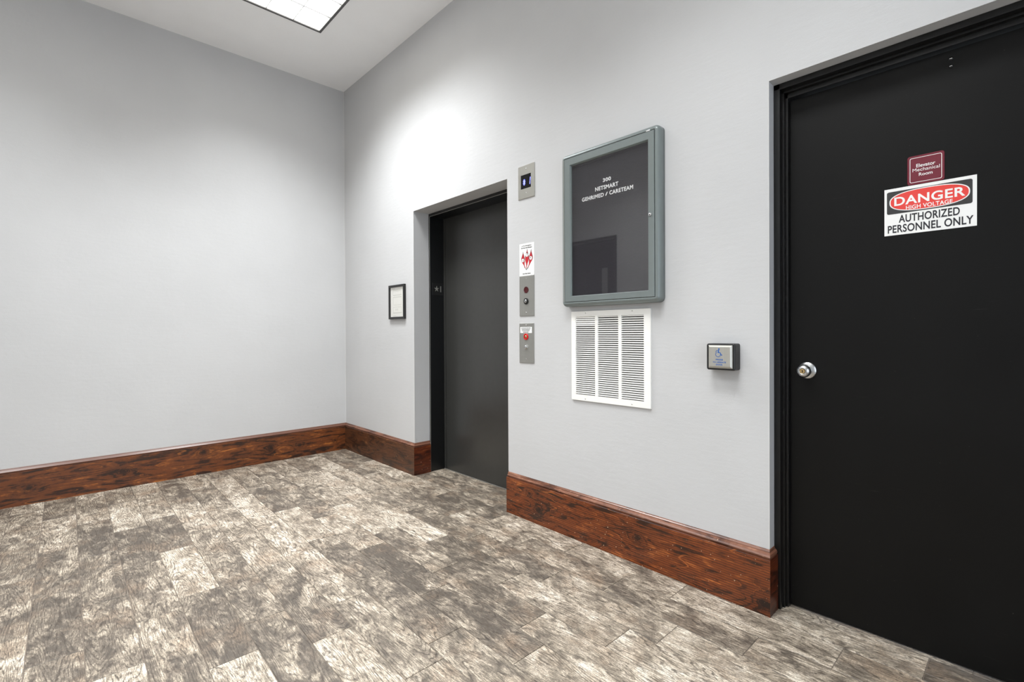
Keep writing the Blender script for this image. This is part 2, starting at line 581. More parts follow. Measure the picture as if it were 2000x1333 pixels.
bm = bmesh.new()
box(bm, -0.3, EX0, 0, TH, 0, CEIL)
box(bm, EX0, EX1, 0, TH, EZ, CEIL)
box(bm, EX1, DX0, 0, TH, 0, CEIL)
box(bm, DX0, DX1, 0, TH, DZ, CEIL)
box(bm, DX1, RX + 0.3, 0, TH, 0, CEIL)
structure(link('wall_back', bm, MW))
structure(link('wall_left', B(-0.3, 0, RY - 0.3, 0.0, 0, CEIL), MW))
bm = bmesh.new()
box(bm, RX, RX + 0.2, -0.5, 0.0, 0, CEIL)
box(bm, RX, RX + 0.2, RY - 0.3, -3.1, 0, CEIL)
box(bm, RX, RX + 0.2, -3.1, -0.5, 0, 0.25)
box(bm, RX, RX + 0.2, -3.1, -0.5, 2.6, CEIL)
structure(link('wall_right', bm, MW))
bm = bmesh.new()
for (a, b) in ((-3.1, -3.05), (-1.825, -1.775), (-0.55, -0.5)):
    box(bm, RX + 0.05, RX + 0.12, a, b, 0.25, 2.6)
box(bm, RX + 0.05, RX + 0.12, -3.05, -0.55, 0.25, 0.30)
box(bm, RX + 0.05, RX + 0.12, -3.05, -0.55, 2.55, 2.6)
wn = structure(link('added_window', bm, MBLK))  # unseen window, added to let in bluish daylight for ceiling and walls
for (a, b) in ((-3.05, -1.825), (-1.775, -0.55)):
    link('pane', B(RX + 0.08, RX + 0.086, a, b, 0.30, 2.55), MGLASS, wn)
bm = bmesh.new()
FX0, FX1, FZ = -0.0, 0.87, 2.40
box(bm, FX1, RX, RY - 0.3, RY, 0, CEIL)
box(bm, FX0, FX1, RY - 0.3, RY, FZ, CEIL)
structure(link('wall_front', bm, MW))

# ceiling with the four cut-outs
xs = sorted({-0.3, RX + 0.3} | {t[0] for t in TROFFERS} | {t[1] for t in TROFFERS})
ys = sorted({RY - 0.3, TH} | {t[2] for t in TROFFERS} | {t[3] for t in TROFFERS})
bm = bmesh.new()
for xa, xb in zip(xs, xs[1:]):
    for ya, yb in zip(ys, ys[1:]):
        cx, cy = (xa + xb) / 2, (ya + yb) / 2
        if any(t[0] < cx < t[1] and t[2] < cy < t[3] for t in TROFFERS):
            continue
        box(bm, xa, xb, ya, yb, CEIL, CEIL + 0.12)
structure(link('ceiling', bm, MCEIL))

# floor slab (grout shows between the tiles) and the tiles
bm = bmesh.new()
box(bm, -0.3, RX + 0.3, RY - 0.3, TH, -0.1, -0.0022)
floor = structure(link('floor', bm, MGROUT))

def clip_poly(pts, x0, x1, y0, y1):
    def clip(ps, f, inter):
        out = []
        for i in range(len(ps)):
            a, b = ps[i], ps[(i + 1) % len(ps)]
            fa, fb = f(a), f(b)
            if fa >= 0:
                out.append(a)
            if (fa >= 0) != (fb >= 0):
                t = fa / (fa - fb)
                out.append((a[0] + (b[0] - a[0]) * t, a[1] + (b[1] - a[1]) * t))
        return out
    ps = pts
    for f in (lambda p: p[0] - x0, lambda p: x1 - p[0], lambda p: p[1] - y0, lambda p: y1 - p[1]):
        ps = clip(ps, f, None)
        if len(ps) < 3:
            return []
    return ps

def area(ps):
    return abs(sum(ps[i][0] * ps[(i + 1) % len(ps)][1] - ps[(i + 1) % len(ps)][0] * ps[i][1] for i in range(len(ps)))) / 2

ROW_W, TILE_L, SLOPE = 0.1515, 0.585, -0.012
# where one butt joint of each row falls (m along the wall), read row by row
JOINT = {-8: .30, -7: .12, -6: .42, -5: .34, -4: .10, -3: .47, -2: 2.13, -1: 1.977, 0: 2.238, 1: 2.470, 2: 2.172, 3: 2.083, 4: 2.478, 5: 2.184, 6: 2.578,
         7: 2.480, 8: 2.184, 9: 2.640, 10: 2.345, 11: 2.461, 12: 2.700, 13: 2.345, 14: 2.560, 15: 1.500, 16: 2.1}
REGIONS = [(0.001, RX - 0.001, RY + 0.001, 0.0), (EX0 + 0.001, EX1 - 0.001, 0.0, 0.272), (DX0 + 0.001, DX1 - 0.001, 0.0, 0.13)]
# shade of single tiles read off the floor: (x, y, lighter + / darker -)
SHADES = [(2.03, -0.57, 0.5), (1.74, -0.75, 0.42), (0.82, -0.52, 0.4), (1.13, -0.33, 0.2), (1.16, -1.14, 0.35), (1.82, -1.16, 0.35), (1.79, -1.6, 0.42), (0.57, -1.81, 0.35), (0.03, -1.96, 0.25), (0.54, -1.71, 0.3), (1.52, 0.56, 0.45), (3.62, -0.5, 0.5), (3.76, -0.29, 0.35), (2.76, 0.1, 0.15), (3.11, -0.37, 0.1), (0.4, -0.35, 0.25), (0.56, -0.63, 0.2), (2.81, -0.81, 0.05), (0.97, -1.89, -0.45), (1.29, -1.76, -0.45), (1.29, -1.57, -0.4), (1.38, -2.03, -0.35), (1.97, -2.05, -0.4), (2.29, -1.6, -0.5), (1.26, -1.22, -0.15), (1.02, -0.97, -0.4), (2.41, -0.88, -0.45), (2.29, -0.85, -0.45), (2.14, 0.25, -0.1), (0.54, -0.16, -0.3), (1.54, -0.17, -0.35), (1.94, 0.24, -0.2), (1.9, -0.03, -0.4), (2.73, -0.36, -0.3), (2.91, -0.29, -0.25), (2.43, -0.53, -0.4), (1.93, -0.96, -0.25), (2.33, -1.24, -0.25), (2.05, -1.71, -0.1), (1.9, -1.92, -0.2), (2.71, -1.19, -0.1), (2.38, -1.76, -0.05), (3.34, -0.93, -0.3), (3.04, -1.04, -0.35), (2.56, -1.45, -0.3), (2.72, -1.61, 0.4), (0.18, -1.12, -0.2), (3.45, -0.31, -0.1), (3.51, -0.08, 0.1), (3.9, -0.18, 0.2), (1.78, -2.15, -0.3), (2.2, -2.15, 0.2), (2.28, -2.02, -0.25), (0.49, -1.41, -0.2), (0.35, -1.22, -0.05)]
G = 0.0013
ca, sa = math.cos(SLOPE), math.sin(SLOPE)
rng = random.Random(4)
ntile = 0
for k in range(-9, 17):
    j0 = JOINT.get(k, 0.2)
    n0 = int(math.floor(-j0 / TILE_L)) - 1
    for n in range(n0, n0 + 16):
        xa = j0 + n * TILE_L + G
        xb = xa + TILE_L - 2 * G
        ya = -2.115 + ROW_W * k + G
        yb = ya + ROW_W - 2 * G
        # rows lie at a hair's angle to the wall; sheared about x = 0
        rect = [(xa - SLOPE * 0, ya + SLOPE * xa), (xb, ya + SLOPE * xb), (xb - SLOPE * ROW_W, yb + SLOPE * xb), (xa - SLOPE * ROW_W, yb + SLOPE * xa)]
        pieces = []
        for rg in REGIONS:
            p = clip_poly(rect, *rg)
            if len(p) >= 3 and area(p) > 4e-4:
                pieces.append(p)
        if not pieces:
            continue
        cx, cy = (xa + xb) / 2, (ya + yb) / 2 + SLOPE * (xa + xb) / 2
        dz = rng.uniform(-0.0003, 0.0003)
        bm = bmesh.new()
        for p in pieces:
            # small arris: top ring set in and the rim lower
            mx = sum(q[0] for q in p) / len(p); my = sum(q[1] for q in p) / len(p)
            lo = [bm.verts.new((q[0], q[1], -0.0025)) for q in p]
            mi = [bm.verts.new((q[0], q[1], -0.0009 + dz)) for q in p]
            tp = []
            for q in p:
                ddx = 0.0010 if q[0] < mx else -0.0010
                ddy = 0.0010 if q[1] < my else -0.0010
                tp.append(bm.verts.new((q[0] + ddx, q[1] + ddy, dz)))
            m = len(p)
            for i in range(m):
                j = (i + 1) % m
                bm.faces.new((lo[i], lo[j], mi[j], mi[i]))
                bm.faces.new((mi[i], mi[j], tp[j], tp[i]))
            bm.faces.new(tp)
            bm.faces.new(lo[::-1])
        tl = link('tile', bm, MTILE, floor, origin=(cx, cy, 0))
        tone = rng.uniform(-0.35, 0.3)
        for (hx, hy, ht) in SHADES:
            if xa <= hx <= xb and ya + SLOPE * hx <= hy <= yb + SLOPE * hx:
                tone = ht
        tl.color = (tone + 0.5, tone + 0.5, tone + 0.5, 1.0)
        ntile += 1
print('tiles', ntile)

# ------------------------------------------------------------------ baseboards
def board_profile(t, h=0.222):
    """(distance from wall, height) of the flat board"""
    return [(0.0, 0.0), (t, 0.0), (t, h - 0.001), (t - 0.0015, h), (0.0, h)]

def cap_profile(t, h=0.222):
    return [(0.0, h), (t - 0.009, h), (t - 0.0085, h + 0.004), (t - 0.0055, h + 0.0065), (t - 0.0055, h + 0.010), (t - 0.010, h + 0.016),
            (t * 0.30, h + 0.0215), (t * 0.28, h + 0.0235), (t * 0.10, h + 0.0290), (0.0, h + 0.0300)]

def extrude_prof(bm, prof_a, prof_b, pa, pb, na, nb, z=0.0):
    """sweep a profile from wall point pa to pb; na, nb outward offset vectors (mitred)"""
    A = [bm.verts.new((pa[0] + na[0] * d, pa[1] + na[1] * d, h)) for d, h in prof_a]
    C = [bm.verts.new((pb[0] + nb[0] * d, pb[1] + nb[1] * d, h)) for d, h in prof_b]
    m = len(A)
    for i in range(m):
        j = (i + 1) % m
        bm.faces.new((A[i], A[j], C[j], C[i]))
    bm.faces.new(A[::-1])
    bm.faces.new(C)
    return bm

def base_run(name, pa, pb, na, nb, ta, tb, mat, parent=None, h=0.222, bev=None):
    bm = bmesh.new()
    extrude_prof(bm, board_profile(ta, h), board_profile(tb, h), pa, pb, na, nb)
    o = link(name, bm, mat, parent)
    bm = bmesh.new()
    extrude_prof(bm, cap_profile(ta, h), cap_profile(tb, h), pa, pb, na, nb)
    c = link('cap_moulding', bm, MCAP, o)
    return o

E1 = 0.0004
# left wall, mitred into the corner
structure(base_run('baseboard_left', (E1, RY + 0.001), (E1, -E1), (1, 0), (1, -1), 0.020, 0.020, MBL))
# corner to lift, then the short return into the lift recess
o = structure(base_run('baseboard_back', (E1, -E1), (EX0, -E1), (1, -1), (1, -1), 0.020, 0.018, MBB))
base_run('return_board', (EX0 + E1, -E1), (EX0 + E1, 0.138), (1, -1), (1, 0), 0.018, 0.018, MBR, o)
# pier between lift and plant-room door; the board is packed out towards the right
o = structure(base_run('baseboard_pier', (EX1 - E1, -E1), (DX0 + E1, -E1), (-0.35, -1), (0.40, -1), 0.015, 0.036, MBP))
base_run('return_board', (DX0 + E1, -E1), (DX0 + E1, 0.050), (0.40, -1), (0.40, 0), 0.036, 0.036, MBR, o)
structure(base_run('baseboard_right', (DX1, -E1), (RX - E1, -E1), (0, -1), (0, -1), 0.022, 0.022, MBP))

# thin metal corner beads in a lighter paint along the plaster edges
bm = bmesh.new()
box(bm, EX0 - 0.0012, EX0 + 0.0012, -0.0012, 0.0012, 0.256, EZ, 0.0005, 1)
box(bm, EX1 - 0.0012, EX1 + 0.0012, -0.0012, 0.0012, 0.256, EZ, 0.0005, 1)
box(bm, DX0 - 0.0012, DX0 + 0.0012, -0.0012, 0.0012, 0.256, DZ, 0.0005, 1)
structure(link('trim_1', bm, MCORNER))
structure(link('trim_2', B(0.0002, 0.0030, -0.0030, -0.0002, 0.256, CEIL - 0.0005, 0.0008, 1), MCORNER))

# ------------------------------------------------------------------ lift entrance (door_1)
YF, YD = 0.140, 0.275
HZ = 2.057
FI = 1.252
door1 = structure(link('door_1', B(FI + 0.0005, EX1 - 0.0165, YD, YD + 0.03, 0.004, HZ - 0.0005), MELEV))
bm = bmesh.new()
# frame: left jamb (box-section), head, right jamb
box(bm, EX0 + 0.0005, FI, YF, YD + 0.05, 0.0, EZ - 0.0005, 0.0015, 2)
box(bm, FI - 0.001, EX1 - 0.0160, YF, YD + 0.05, HZ, EZ - 0.0005, 0.0015, 2)
box(bm, EX1 - 0.0160, EX1 - 0.0005, YF, YD + 0.05, 0.0, EZ - 0.0005, 0.0015, 2)
link('door_frame', bm, MJAMB, door1)
# raised lip along the frame's front arris
bm = bmesh.new()
box(bm, FI - 0.0020, FI + 0.0012, YF - 0.0012, YF + 0.002, 0.0, HZ + 0.002, 0.0005, 1)
box(bm, FI, EX1 - 0.016, YF - 0.0012, YF + 0.002, HZ - 0.0012, HZ + 0.002, 0.0005, 1)
link('frame_lip', bm, MSTEELD, door1)
bm = B(FI + 0.028, FI + 0.0305, YD - 0.0012, YD + 0.001, 0.01, HZ - 0.005)
link('door_edge_fold', bm, MJAMB, door1)
bm = B(FI, EX1 - 0.016, YD - 0.003, YD + 0.03, 0.0, 0.0045)
link('sill', bm, MSTEELD, door1)

# floor marker plate on the jamb: star and 1
pl = thing('floor_marker_plate', 'small black jamb plate with raised star and number 1 beside the elevator door', 'sign', (FI, 0.214, 1.43))
bm = bmesh.new()
yA, yB, zA, zB = 0.166, 0.262, 1.430, 1.527
for v in [box(bm, FI - 0.001, FI + 0.002, yA, yB, zA, zB, 0.0008, 1)]:
    pass
link('plate', bm, MPLAST, pl)
bm = bmesh.new()
def star_pts(cy, cz, R, r, sq=1.0):
    return [(cy + (R if i % 2 == 0 else r) * math.sin(i * PI / 5) * sq, cz + (R if i % 2 == 0 else r) * math.cos(i * PI / 5)) for i in range(10)]
ps = star_pts(0.205, 1.480, 0.025, 0.0085, 1.0)
a = [bm.verts.new((FI + 0.0035, p[0], p[1])) for p in ps]
b = [bm.verts.new((FI + 0.0018, p[0], p[1])) for p in ps]
cen = bm.verts.new((FI + 0.0045, 0.205, 1.480))
for i in range(10):
    j = (i + 1) % 10
    bm.faces.new((a[i], a[j], cen))
    bm.faces.new((a[i], b[i], b[j], a[j]))
link('star', bm, MSTEEL, pl, label='silver star')
link('numeral', text_bm('1', 0.239, 0.249, 1.456, 1.504, 0, 0.0, 0.0008, plane='yz', depth_x=FI + 0.002), MSTEELD, pl)

# ------------------------------------------------------------------ plant-room door (door_2)
YP = 0.122
d2 = structure(link('door_2', B(3.884, 4.800, YP, YP + 0.044, 0.006, 2.056), MDOOR, origin=(3.884, YP, 0)))
bm = bmesh.new()
def jamb_set(bm, x_out, x_in, z_out, z_in, y0, y1, bev):
    xr_out, xr_in = DX1 - (x_out - DX0), DX1 - (x_in - DX0)
    box(bm, x_out, x_in, y0, y1, 0.0, z_out, bev, 2)
    box(bm, xr_in, xr_out, y0, y1, 0.0, z_out, bev, 2)
    box(bm, x_out, xr_out, y0, y1, z_in, z_out, bev, 2)
jamb_set(bm, DX0 + 0.0005, 3.8672, DZ - 0.0005, 2.0860, 0.0526, 0.30, 0.0018)
link('door_frame', bm, MBLK, d2)
bm = bmesh.new()
jamb_set(bm, 3.8660, 3.8745, 2.0866, 2.0775, 0.0790, 0.30, 0.0012)
link('rabbet', bm, MBLK, d2)
bm = bmesh.new()
jamb_set(bm, 3.8735, 3.8835, 2.0785, 2.0600, 0.0965, 0.30, 0.0012)
link('door_stop', bm, MBLK, d2)

# door knob
KX, KZ = 3.944, 0.964
bm = bmesh.new()
lathe_y(bm, KX, KZ, [(0.0, YP), (0.0335, YP), (0.0335, YP - 0.003), (0.0315, YP - 0.006), (0.022, YP - 0.0085), (0.0, YP - 0.0085)])
kn = link('door_knob', bm, MSATIN, d2, origin=(KX, YP, KZ), smooth=True, label='satin chrome knob with brass keyhole')
bm = bmesh.new()
lathe_y(bm, KX, KZ, [(0.0, YP - 0.008), (0.0125, YP - 0.008), (0.0115, YP - 0.020), (0.014, YP - 0.026), (0.021, YP - 0.031), (0.0248, YP - 0.039), (0.0255, YP - 0.046),
                     (0.0240, YP - 0.054), (0.0195, YP - 0.0600), (0.0135, YP - 0.0625), (0.0105, YP - 0.0630), (0.0105, YP - 0.0615), (0.0, YP - 0.0615)], 48)
link('knob', bm, MSATIN, kn, smooth=True)
bm = bmesh.new()
cyl_y(bm, KX, KZ, 0.0088, YP - 0.0610, YP - 0.0632, 28)
link('key_core', bm, MBRASS, kn, label='brass key core')
bm = bmesh.new()
box(bm, KX - 0.0012, KX + 0.0012, YP - 0.0637, YP - 0.0630, KZ - 0.006, KZ + 0.002)
cyl_y(bm, KX, KZ + 0.0015, 0.0024, YP - 0.0630, YP - 0.0637, 14)
link('keyway', bm, MGAP, kn)

for zc in (2.0276, 2.0026):
    bm = bmesh.new()
    lathe_y(bm, 4.369, zc, [(0.0, YP), (0.0065, YP), (0.0062, YP - 0.0018), (0.0045, YP - 0.0030), (0.0, YP - 0.0032)], 20)
    bt = link('through_bolt', bm, MBLK, d2, origin=(4.369, YP, zc), smooth=True)
    bm = B(4.369 - 0.0035, 4.369 + 0.0035, YP - 0.0037, YP - 0.0028, zc - 0.0007, zc + 0.0007)
    link('slot', bm, MCHROME, bt)

# maroon room sign
rs = thing('room_sign', 'small maroon plaque reading Elevator Mechanical Room, above the danger sign', 'sign', (4.304, YP, 1.63))
bm = loft_rr(bmesh.new(), (4.2555, 4.3535, 1.6285, 1.7285, 0.008), [(0, YP), (0, YP - 0.0018), (0.0012, YP - 0.003)])
link('plaque', bm, MMAROON, rs)
o_ = rrect(4.2625, 4.3470, 1.6355, 1.7210, 0.005)
i_ = rrect(4.2641, 4.3454, 1.6371, 1.7194, 0.0036)
link('border_line', ring_flat(bmesh.new(), o_, i_, YP - 0.0034), MSWHITE, rs)
bm = bmesh.new()
text_bm('Elevator', 4.2800, 4.3300, 1.6865, 1.6985, YP - 0.0031, 0.012, bm=bm)
text_bm('Mechanical', 4.2700, 4.3415, 1.6725, 1.6838, YP - 0.0031, 0.0, bm=bm)
text_bm('Room', 4.2870, 4.3230, 1.6560, 1.6668, YP - 0.0031, 0.012, bm=bm)
link('lettering', bm, MSWHITE, rs)

# danger sign
ds = thing('danger_sign', 'white, red and black DANGER HIGH VOLTAGE sticker below the maroon plaque', 'sign', (4.312, YP, 1.461))
link('sticker', B(4.1912, 4.4320, YP - 0.0012, YP, 1.4612, 1.6274), MSWHITE, ds)
bm = bmesh.new()
poly(bm, rrect(4.1985, 4.4218, 1.5365, 1.6165, 0.006), YP - 0.0016)
link('charcoal_panel', bm, MSBLACK, ds)
bm = bmesh.new()
def stadium(x0, x1, z0, z1, n=112, e=2.5):
    cx, cz, a, b = (x0 + x1) / 2, (z0 + z1) / 2, (x1 - x0) / 2, (z1 - z0) / 2
    r = []
    for i in range(n):
        t = 2 * PI * i / n
        c, s = math.cos(t), math.sin(t)
        r.append((cx + a * math.copysign(abs(c) ** (2 / e), c), cz + b * math.copysign(abs(s) ** (2 / e), s)))
    return r
poly(bm, stadium(4.2058, 4.4160, 1.5400, 1.6145), YP - 0.0020)
link('oval_rim', bm, MSWHITE, ds)
bm = bmesh.new()
poly(bm, stadium(4.2092, 4.4126, 1.5428, 1.6117), YP - 0.0024)
link('red_oval', bm, MRED, ds)
bm = bmesh.new()
text_bm('DANGER', 4.2195, 4.4045, 1.5640, 1.5950, YP - 0.0024, 0.022, bm=bm, spacing=1.06)
text_bm('HIGH VOLTAGE', 4.2520, 4.3735, 1.5455, 1.5595, YP - 0.0024, 0.015, bm=bm, spacing=1.05)
link('danger_lettering', bm, MSWHITE, ds)
bm = bmesh.new()
text_bm('AUTHORIZED', 4.2320, 4.3912, 1.5030, 1.5305, YP - 0.0013, 0.02, bm=bm, spacing=1.05)
text_bm('PERSONNEL ONLY', 4.2010, 4.4240, 1.4690, 1.4968, YP - 0.0013, 0.02, bm=bm, spacing=1.05)
link('black_lettering', bm, MPRINT, ds)

# ------------------------------------------------------------------ steel plates beside the lift
def screw(x, z, y, parent, r=0.0032):
    bm = bmesh.new()
    lathe_y(bm, x, z, [(0.0, y), (r, y), (r * 0.9, y - 0.0008), (0.0, y - 0.0013)], 14)
    s = link('screw', bm, MCHROME, parent, smooth=True)
    link('slot', B(x - r * 0.75, x + r * 0.75, y - 0.0015, y - 0.0010, z - 0.0004, z + 0.0004), MGAP, s)
    return s

def plate_with_hole(bm, x0, x1, z0, z1, y0, y1, hole):
    hx0, hx1, hz0, hz1 = hole
    o = [(x0, z0), (x1, z0), (x1, z1), (x0, z1)]
    i = [(hx0, hz0), (hx1, hz0), (hx1, hz1), (hx0, hz1)]
    bev = 0.0015
    oi = [(x0 + bev, z0 + bev), (x1 - bev, z0 + bev), (x1 - bev, z1 - bev), (x0 + bev, z1 - bev)]
    V = lambda pts, y: [bm.verts.new((p[0], y, p[1])) for p in pts]
    a, b, c, d, e = V(o, y0), V(o, y1 + bev), V(oi, y1), V(i, y1), V(i, y0)
    for P, Q in ((a, b), (b, c), (c, d), (d, e)):
        for k in range(4):
            j = (k + 1) % 4
            bm.faces.new((P[k], P[j], Q[j], Q[k]))
    return bm

# hall position indicator
ip = thing('floor_indicator', 'steel elevator floor indicator with blue lit digit, top of the steel plates', 'floor indicator', (2.494, 0, 1.925))
link('face_plate', plate_with_hole(bmesh.new(), 2.4265, 2.5620, 1.9255, 2.1240, 0.0, -0.0055, (2.4495, 2.5350, 1.9840, 2.0675)), MSTEEL, ip)
link('display_glass', B(2.4480, 2.5365, -0.0022, -0.0004, 1.9825, 2.0690), MGLASSDARK, ip)
bm = bmesh.new()
for k in range(5):
    a = k * PI / 5 + 0.15
    dx, dz = 0.0105 * math.sin(a), 0.0185 * math.cos(a)
    stroke(bm, [(2.4765 - dx, 2.0235 - dz), (2.4765 + dx, 2.0235 + dz)], 0.0028, -0.0030)
link('lit_star', bm, MLED, ip, label='blue lit star')
bm = bmesh.new()
stroke(bm, [(2.5235, 2.0040), (2.5250, 2.0225)], 0.0042, -0.0030)
stroke(bm, [(2.5262, 2.0265), (2.5280, 2.0455)], 0.0042, -0.0030)
stroke(bm, [(2.5250, 2.0220), (2.5263, 2.0270)], 0.0022, -0.0030)
link('lit_numeral', bm, MLED, ip, label='blue lit number 1')
screw(2.4940, 2.1010, -0.0055, ip)
screw(2.4940, 1.9560, -0.0055, ip)

# fire placard
fp = thing('fire_placard', 'white fire emergency notice with three red flames above the hall call plate', 'sign', (2.493, 0, 1.4625))
link('card', B(2.4313, 2.5546, -0.0012, 0.0, 1.4632, 1.6562), MSWHITE, fp)
def leaf(cx, z0, z1, w, lean, n=20, tipx=0.0, footx=0.0):
    K = [(0.0, 0.10), (0.15, 0.16), (0.28, 0.42), (0.42, 0.86), (0.52, 1.0), (0.64, 0.90), (0.76, 0.52), (0.88, 0.20), (1.0, 0.02)]
    L, R_ = [], []
    for i in range(n + 1):
        t = i / n
        z = z0 + (z1 - z0) * t
        for (ta, wa), (tb, wb) in zip(K, K[1:]):
            if ta <= t <= tb + 1e-9:
                f = (t - ta) / (tb - ta)
                f = f * f * (3 - 2 * f)
                hw = w * (wa + (wb - wa) * f)
                break
        c = cx + footx * max(0.0, 1 - t / 0.5) ** 1.3 + tipx * t ** 3 + lean * math.sin(PI * t)
        L.append((c - hw, z)); R_.append((c + hw, z))
    return R_ + L[::-1]
FL = [(2.4610, 1.5080, 1.6050, 0.0135, 0.0, 0.003, 0.022), (2.4950, 1.5060, 1.6180, 0.0150, 0.0, 0.003, -0.004), (2.5275, 1.5080, 1.6120, 0.0140, 0.0, 0.003, -0.026)]
bk = bmesh.new(); rd = bmesh.new(); wh = bmesh.new()
for (cx, z0, z1, w, lean, tip, foot) in FL:
    poly(bk, leaf(cx, z0 - 0.004, z1 + 0.005, w + 0.0018, lean, 14, tip, foot), -0.0016)
    poly(rd, leaf(cx, z0, z1 - 0.004, w, lean, 14, tip, foot), -0.0020)
    cz = {2.4610: 1.5560, 2.4950: 1.5850, 2.5275: 1.5640}[cx]
    poly(bk, circ(cx + 0.0005, cz, 0.0116, 24, 0.0120), -0.0022)
    poly(wh, circ(cx + 0.0005, cz, 0.0103, 24, 0.0108), -0.0026)
for cz in (1.4960,):
    stroke(bk, [(2.4720, 1.5180), (2.4905, cz)], 0.0028, -0.0016)
    stroke(bk, [(2.5080, 1.5180), (2.4905, cz)], 0.0028, -0.0016)
link('flame_outline', bk, MPRINT, fp)
link('flames', rd, MPRED, fp, label='red flames')
link('pictogram_discs', wh, MSWHITE, fp)
bm = bmesh.new()
stroke(bm, [(2.4990, 1.5960), (2.4985, 1.5885), (2.4935, 1.5840)], 0.0026, -0.0029)
link('pictogram', bm, MPRINT, fp)
bm = bmesh.new()
stroke(bm, [(2.4675, 1.5575), (2.4620, 1.5545), (2.4655, 1.5500)], 0.0028, -0.0029)
link('pictogram', bm, MPRINT, fp)
bm = bmesh.new()
stroke(bm, [(2.5235, 1.5690), (2.5275, 1.5650), (2.5300, 1.5600)], 0.0026, -0.0029)
stroke(bm, [(2.5275, 1.5650), (2.5305, 1.5680)], 0.0022, -0.0029)
link('pictogram', bm, MPRINT, fp)
bm = bmesh.new()
text_bm('In Fire Emergency', 2.4510, 2.5330, 1.6372, 1.6452, -0.0013, 0.02, bm=bm)
text_bm('Do Not Use Elevator', 2.4465, 2.5375, 1.6262, 1.6342, -0.0013, 0.02, bm=bm)
link('top_lettering', bm, MPRINT, fp)
link('bottom_lettering', text_bm('Use Exit Stairs', 2.4580, 2.5260, 1.4715, 1.4790, -0.0013, 0.02), MPRINT, fp)

# hall call plate
cp = thing('call_plate', 'steel hall call plate with dark red button over black key switch', 'elevator button', (2.493, 0, 1.2205))
link('face_plate', loft_rr(bmesh.new(), (2.4320, 2.5548, 1.2206, 1.4612, 0.001), [(0, 0), (0, -0.003), (0.0015, -0.0042)], 2), MSTEELD, cp)
bm = lathe_y(bmesh.new(), 2.4905, 1.3765, [(0.0, -0.004), (0.0195, -0.004), (0.0195, -0.0062), (0.0175, -0.0068), (0.0165, -0.0056), (0.0, -0.0050)])
link('call_button', bm, MDRED, cp, smooth=False, label='dark red round button')
bm = lathe_y(bmesh.new(), 2.4905, 1.3085, [(0.0, -0.004), (0.0190, -0.004), (0.0185, -0.0085), (0.0150, -0.0095), (0.0, -0.0095)])
ks = link('key_switch', bm, MPLAST, cp, label='black key switch')
bm = bmesh.new()
lathe_y(bm, 2.4905, 1.3085, [(0.0, -0.0095), (0.0095, -0.0095), (0.0090, -0.0125), (0.0060, -0.0135), (0.0, -0.0135)], 24)
link('key_barrel', bm, MCHROME, ks, smooth=True)
link('keyway', B(2.4895, 2.4915, -0.0142, -0.0134, 1.3035, 1.3135), MGAP, ks)
screw(2.4905, 1.4430, -0.0042, cp)
screw(2.4905, 1.2400, -0.0042, cp)

# fire service plate
sp = thing('fire_service_plate', 'grey steel plate with red ringed key switch and small white label, lowest of the plates', 'elevator switch', (2.490, 0, 0.938))
link('face_plate', loft_rr(bmesh.new(), (2.4290, 2.5515, 0.9383, 1.1770, 0.001), [(0, 0), (0, -0.003), (0.0015, -0.0042)], 2), MSTEELD, sp)
lb = link('white_label', B(2.4390, 2.5360, -0.0048, -0.0041, 1.1180, 1.1545), MSWHITE, sp)
bm = bmesh.new()
r2 = random.Random(7)
for row, (xa, xb) in enumerate(((2.446, 2.529), (2.450, 2.524), (2.453, 2.521), (2.464, 2.510))):
    z = 1.1480 - row * 0.0083
    x = xa
    while x < xb - 0.002:
        w = r2.uniform(0.002, 0.0045)
        poly(bm, [(x, z - 0.0022), (min(x + w, xb), z - 0.0022), (min(x + w, xb), z + 0.0022), (x, z + 0.0022)], -0.0052, 0.0003)
        x += w + 0.0014
link('small_print', bm, MPRINT, lb)
bm = lathe_y(bmesh.new(), 2.4885, 1.0955, [(0.0, -0.004), (0.0190, -0.004), (0.0188, -0.0085), (0.0165, -0.0100), (0.0130, -0.0098), (0.0120, -0.0062), (0.0, -0.0062)])
rg = link('red_key_switch', bm, MRING, sp, smooth=False, label='red ringed key switch')
bm = lathe_y(bmesh.new(), 2.4885, 1.0955, [(0.0, -0.006), (0.0085, -0.006), (0.0080, -0.0105), (0.0, -0.0115)], 24)
link('key_barrel', bm, MBRASS, rg, smooth=True)
link('keyway', B(2.4876, 2.4894, -0.0122, -0.0112, 1.0905, 1.1005), MGAP, rg)
bm = lathe_y(bmesh.new(), 2.4885, 1.0335, [(0.0, -0.004), (0.0135, -0.004), (0.0130, -0.0060), (0.0095, -0.0068), (0.0090, -0.0135), (0.0065, -0.0150), (0.0, -0.0150)])
lk = link('chrome_lock', bm, MCHROME, sp, smooth=False, label='chrome lock')
link('keyway', B(2.4876, 2.4894, -0.0156, -0.0148, 1.0290, 1.0380), MGAP, lk)
screw(2.4885, 1.1640, -0.0042, sp)
screw(2.4875, 0.9610, -0.0042, sp)

